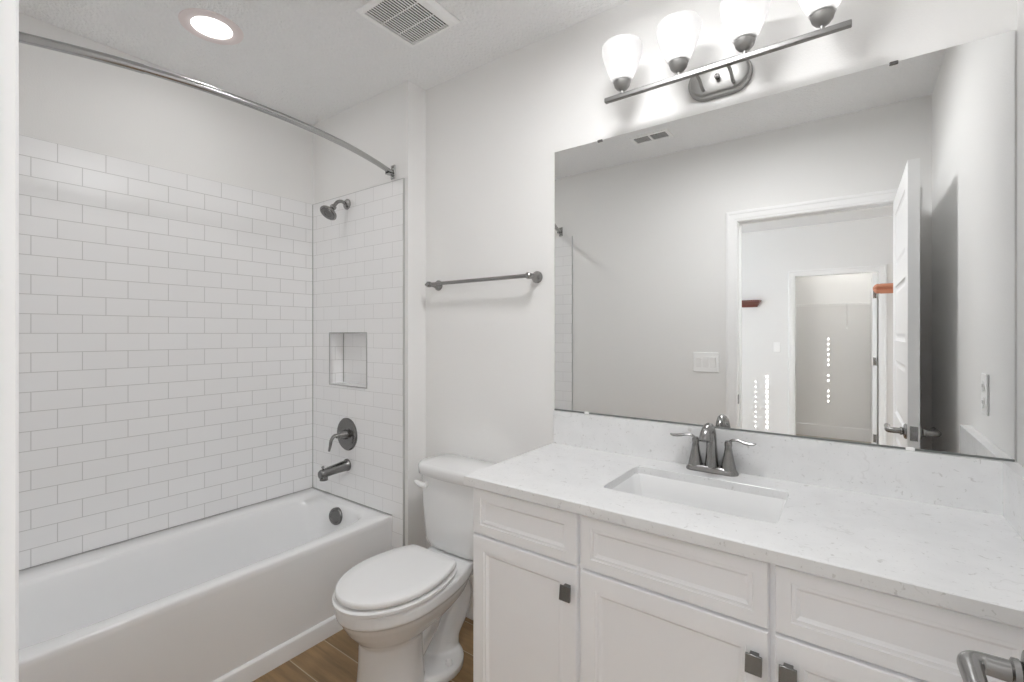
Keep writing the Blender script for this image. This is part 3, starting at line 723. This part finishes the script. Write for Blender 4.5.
for s, xf in ((-1, x0), (1, x1)):
    g = NB(); lathe(g, [(.032, 0), (.032, .004), (.028, .009), (.016, .012), (.0135, .014)], (xf, hy, hz), (s, 0, 0), 36)
    lathe(g, [(.0135, .013), (.0165, .015), (.0165, .021), (.0125, .023), (.0120, .045)], (xf, hy, hz), (s, 0, 0), 28)
    hd_ = obj('door_handle', g, NICK, root)
    g = NB(); tube(g, [(xf+s*.022, hy, hz), (xf+s*.046, hy, hz), (xf+s*.056, hy-.005, hz), (xf+s*.060, hy-.016, hz), (xf+s*.060, hy-.05, hz), (xf+s*.059, hy-.115, hz)], [.0115, .012, .0125, .0125, .0115, .0105], 22, smooth=5, up=(0, 0, 1))
    obj('lever', g, NICK, hd_)
g = NB(); box(g, x0+.006, x1-.006, y1, y1+.0012, hz-.030, hz+.030); box(g, x0+.012, x1-.012, y1+.001, y1+.010, hz-.010, hz+.010)
obj('latch', g, NICK, root, bevel=.001)
for zz in (.25, 1.05, 1.85):
    g = NB(); lathe(g, [(.0065, 0), (.0065, .088)], (x1+.0045, HY+.008, zz), n=14); obj('hinge', g, NICK, root)
root.rotation_euler = (0, 0, -math.radians(.4))
# strike plate in the west jamb
tag(obj('strike_plate', boxes((DX0, DX0+.0015, YS-.036, YS-.004, .905, .965)), NICK, smooth=False), 'nickel strike plate on the latch side door jamb', 'strike plate')

# ------------------------------------------------------------------ switch plate and outlet
t = thing('switch_plate', 'three-gang white switch plate on the wall beside the doorway', 'switch', (-.807, YS, 1.105))
g = NB(); box(g, -.890, -.724, YS, YS+.006, 1.104, 1.236); obj('plate', g, PLAST, t, bevel=.003)
for k in range(3):
    x = -.853+.046*k
    g = NB(); loft(g, [[(x-.0165, YS+.006, 1.137), (x+.0165, YS+.006, 1.137), (x+.0165, YS+.006, 1.203), (x-.0165, YS+.006, 1.203)], [(x-.0155, YS+.0065, 1.138), (x+.0155, YS+.0065, 1.138), (x+.0155, YS+.0105, 1.202), (x-.0155, YS+.0105, 1.202)]]); obj('rocker', g, PLAST, t, smooth=False)
t = thing('outlet', 'white duplex outlet plate on the east wall over the counter', 'outlet', (XE, -.345, 1.115))
g = NB(); box(g, XE-.006, XE-.0002, -.385, -.305, 1.113, 1.239); obj('plate', g, PLAST, t, bevel=.003)
for zz in (1.150, 1.201):
    g = NB(); lathe(g, [(.017, 0), (.0165, .0025), (0, .0025)], (XE-.006, -.345, zz), (-1, 0, 0), 28, sx=.9); rc = obj('receptacle', g, PLAST, t)
    obj('slots', boxes((XE-.0089, XE-.0084, -.3535, -.3510, zz-.004, zz+.006), (XE-.0089, XE-.0084, -.3390, -.3365, zz-.004, zz+.006)), GREYV, rc, smooth=False)

# ------------------------------------------------------------------ things in the bedroom and closet
t = thing('closet_door', 'white closet door standing open inside the far closet', 'door', (CX1-.02, YF-.125, 0))
xa, xb = CX1-.050, CX1-.012
g = NB(); box(g, xa, xb, YF-.125-.76, YF-.125, .01, CZ-.005)
for k in range(5): box(g, xa-.002, xa, YF-.79, YF-.22, .22+.36*k, .47+.36*k)
obj('door_leaf', g, TRIM, t, smooth=False)
for zz in (.19, 1.05, 1.80):
    obj('hinge', boxes((xa+.004, xb-.004, YF-.1248, YF-.122, zz-.045, zz+.045)), NICK, t, smooth=False)
t = thing('wire_shelf', 'white wire closet shelf with a diagonal brace on the closet back wall', 'shelf', (-.7, YC, 1.73))
g = NB()
for y, z, r in ((YC+.30, 1.735, .004), (YC+.30, 1.710, .003), (YC+.012, 1.735, .003), (YC+.155, 1.733, .003)): tube(g, [(-1.598, y, z), (.150, y, z)], r, 8)
for k in range(43):
    x = -1.58+k*.04; box(g, x-.0012, x+.0012, YC+.012, YC+.302, 1.734, 1.7364)
obj('wire_deck', g, PLAST, t, smooth=False)
g = NB(); tube(g, [(-.08, YC+.30, 1.73), (-.08, YC+.006, 1.45)], .005, 8); box(g, -.09, -.07, YC, YC+.006, 1.42, 1.47); obj('brace', g, PLAST, t, smooth=False)
def ledge(name, pts, a, b, axis, m, label, cat):
    """crown-profile wooden ledge: pts (out, z) extruded from a to b"""
    bm = NB()
    if axis == 'x': loft(bm, [[(x-(1.772-z)*sh, YF+o, z) for o, z in pts] for x, sh in ((a, 0), (b, .6))])
    return tag(obj(name, bm, m, smooth=False), label, cat)
crown = [(.001, 1.690), (.02, 1.690), (.028, 1.706), (.045, 1.722), (.075, 1.738), (.10, 1.752), (.12, 1.756), (.12, 1.772), (.001, 1.772)]
ledge('wooden_wall_ledge', crown, -1.55, -.925, 'x', CHERRY, 'dark cherry wood wall ledge on the far bedroom wall, beside the doorway edge', 'shelf')
g = NB()
prof = [(.0, 1.770), (.018, 1.772), (.030, 1.790), (.034, 1.810), (.024, 1.822), (.034, 1.836), (.040, 1.850), (.036, 1.868), (.0, 1.874)]
R_ = []
for (x, s) in ((.150, .25), (.165, .75), (.186, 1.0), (.20, .92), (.215, 1.0), (.60, 1.0)):
    zc = 1.826
    R_.append([(x, -4.42+o*s, zc+(z-zc)*s) for o, z in prof] + [(x, -4.42-o*s, zc+(z-zc)*s) for o, z in prof[::-1][1:-1]])
loft(g, R_)
t = thing('copper_rod', 'thick copper-coloured turned rod end in front of the closet casing', 'rod', (.4, -4.42, 1.8))
obj('rod', g, COPPER, t)
obj('wall_post', boxes((.56, .62, YF, -4.40, 1.79, 1.86)), COPPER, t, bevel=.006)
tag(obj('bedroom_switch', boxes((-.80, -.725, YF, YF+.006, 1.135, 1.255)), PLAST, bevel=.002), 'white light switch on the far bedroom wall beside the closet', 'switch')
t = thing('added_bedroom_lamp', 'added unseen round white flush ceiling lamp in the bedroom', 'ceiling lamp', (-.35, -2.2, HC))  # unseen base added for the bedroom fill
g = NB(); lathe(g, [(.19, 0), (.19, .02), (.17, .035), (.0, .036)], (-.35, -2.2, HC), (0, 0, -1), 40); obj('lamp_base', g, PLAST, t)
for i, (x, y) in enumerate(FILL_LAMPS):  # globe fixtures added to carry the doorway fill
    t = thing('added_floor_lamp', ('added unseen white globe floor lamp in the bedroom east of the doorway', 'added unseen white globe floor lamp in the bedroom west of the doorway')[i], 'floor lamp', (x, y, 0), 'added bedroom fill lamps')
    g = NB(); lathe(g, [(.14, 0), (.14, .012), (.10, .022), (.02, .028)], (x, y, 0)); obj('base', g, NICK, t)
    g = NB(); lathe(g, [(.012, .02), (.012, 1.57), (.035, 1.575), (.035, 1.60)], (x, y, 0), n=20); obj('pole', g, NICK, t)
    g = NB(); lathe(g, [(.15*math.sin(PI*k/20), 1.72-.15*math.cos(PI*k/20)) for k in range(2, 21)], (x, y, 0), n=32); obj('globe_shade', g, BULB, t)
# bedroom window with closed blinds: daylight leaks through the cord holes
struct('window_1', boxes((WX0, WX0+.006, YS-.05, YS-.01, WZ0, WZ1), (WX1-.04, WX1, YS-.05, YS-.01, WZ0, WZ1), (WX0, WX1, YS-.05, YS-.01, WZ0, WZ0+.04), (WX0, WX1, YS-.05, YS-.01, WZ1-.04, WZ1), (WX0, WX1, YS-.05, YS-.01, 1.48, 1.52)), TRIM, smooth=False)
t = thing('window_blind', 'closed white blind in the bedroom window', 'blind', (1.27, YSO-.01, WZ0))
g = NB(); yb_ = YSO+.02
dy = yb_-YF
def back(x, z, yy): k = (yb_-yy); return (x+.48*k, z+.2*k)
holes = []
for k in range(11): holes.append((*back(-.879, .21+.062*k, YF), .011, .019))
for k in range(10): holes.append((*back(-1.005, .20+.062*k, YF), .0055, .008))
for k in range(13):
    if k != 6: holes.append((*back(-.290, .47+.068*k, YC), .008, .012))
hs = sorted(holes, key=lambda h: h[0]); colsx = []
xs_ = sorted(set(round(h[0], 3) for h in holes)); prev = WX0-.05
for cxh in xs_:
    hh = sorted([h for h in holes if round(h[0], 3) == cxh], key=lambda h: h[1]); wv = hh[0][2]
    box(g, prev, cxh-wv, yb_, yb_+.003, WZ0-.05, WZ1+.05)
    zp = WZ0-.05
    for h in hh: box(g, cxh-wv, cxh+wv, yb_, yb_+.003, zp, h[1]-h[3]); zp = h[1]+h[3]
    box(g, cxh-wv, cxh+wv, yb_, yb_+.003, zp, WZ1+.05); prev = cxh+wv
box(g, prev, WX1+.05, yb_, yb_+.003, WZ0-.05, WZ1+.05)
bmesh.ops.translate(g, verts=g.verts, vec=(0, -.024, 0))
obj('slats', g, BLINDM, t, smooth=False)
# frame of the unseen west window, added to let fill daylight in
struct('added_window', boxes((BX0-.07, BX0-.03, -4.0, -3.95, .75, 2.25), (BX0-.07, BX0-.03, -2.45, -2.4, .75, 2.25), (BX0-.07, BX0-.03, -3.95, -2.45, .75, .80), (BX0-.07, BX0-.03, -3.95, -2.45, 2.20, 2.25), (BX0-.07, BX0-.03, -3.95, -2.45, 1.48, 1.52)), TRIM, smooth=False)
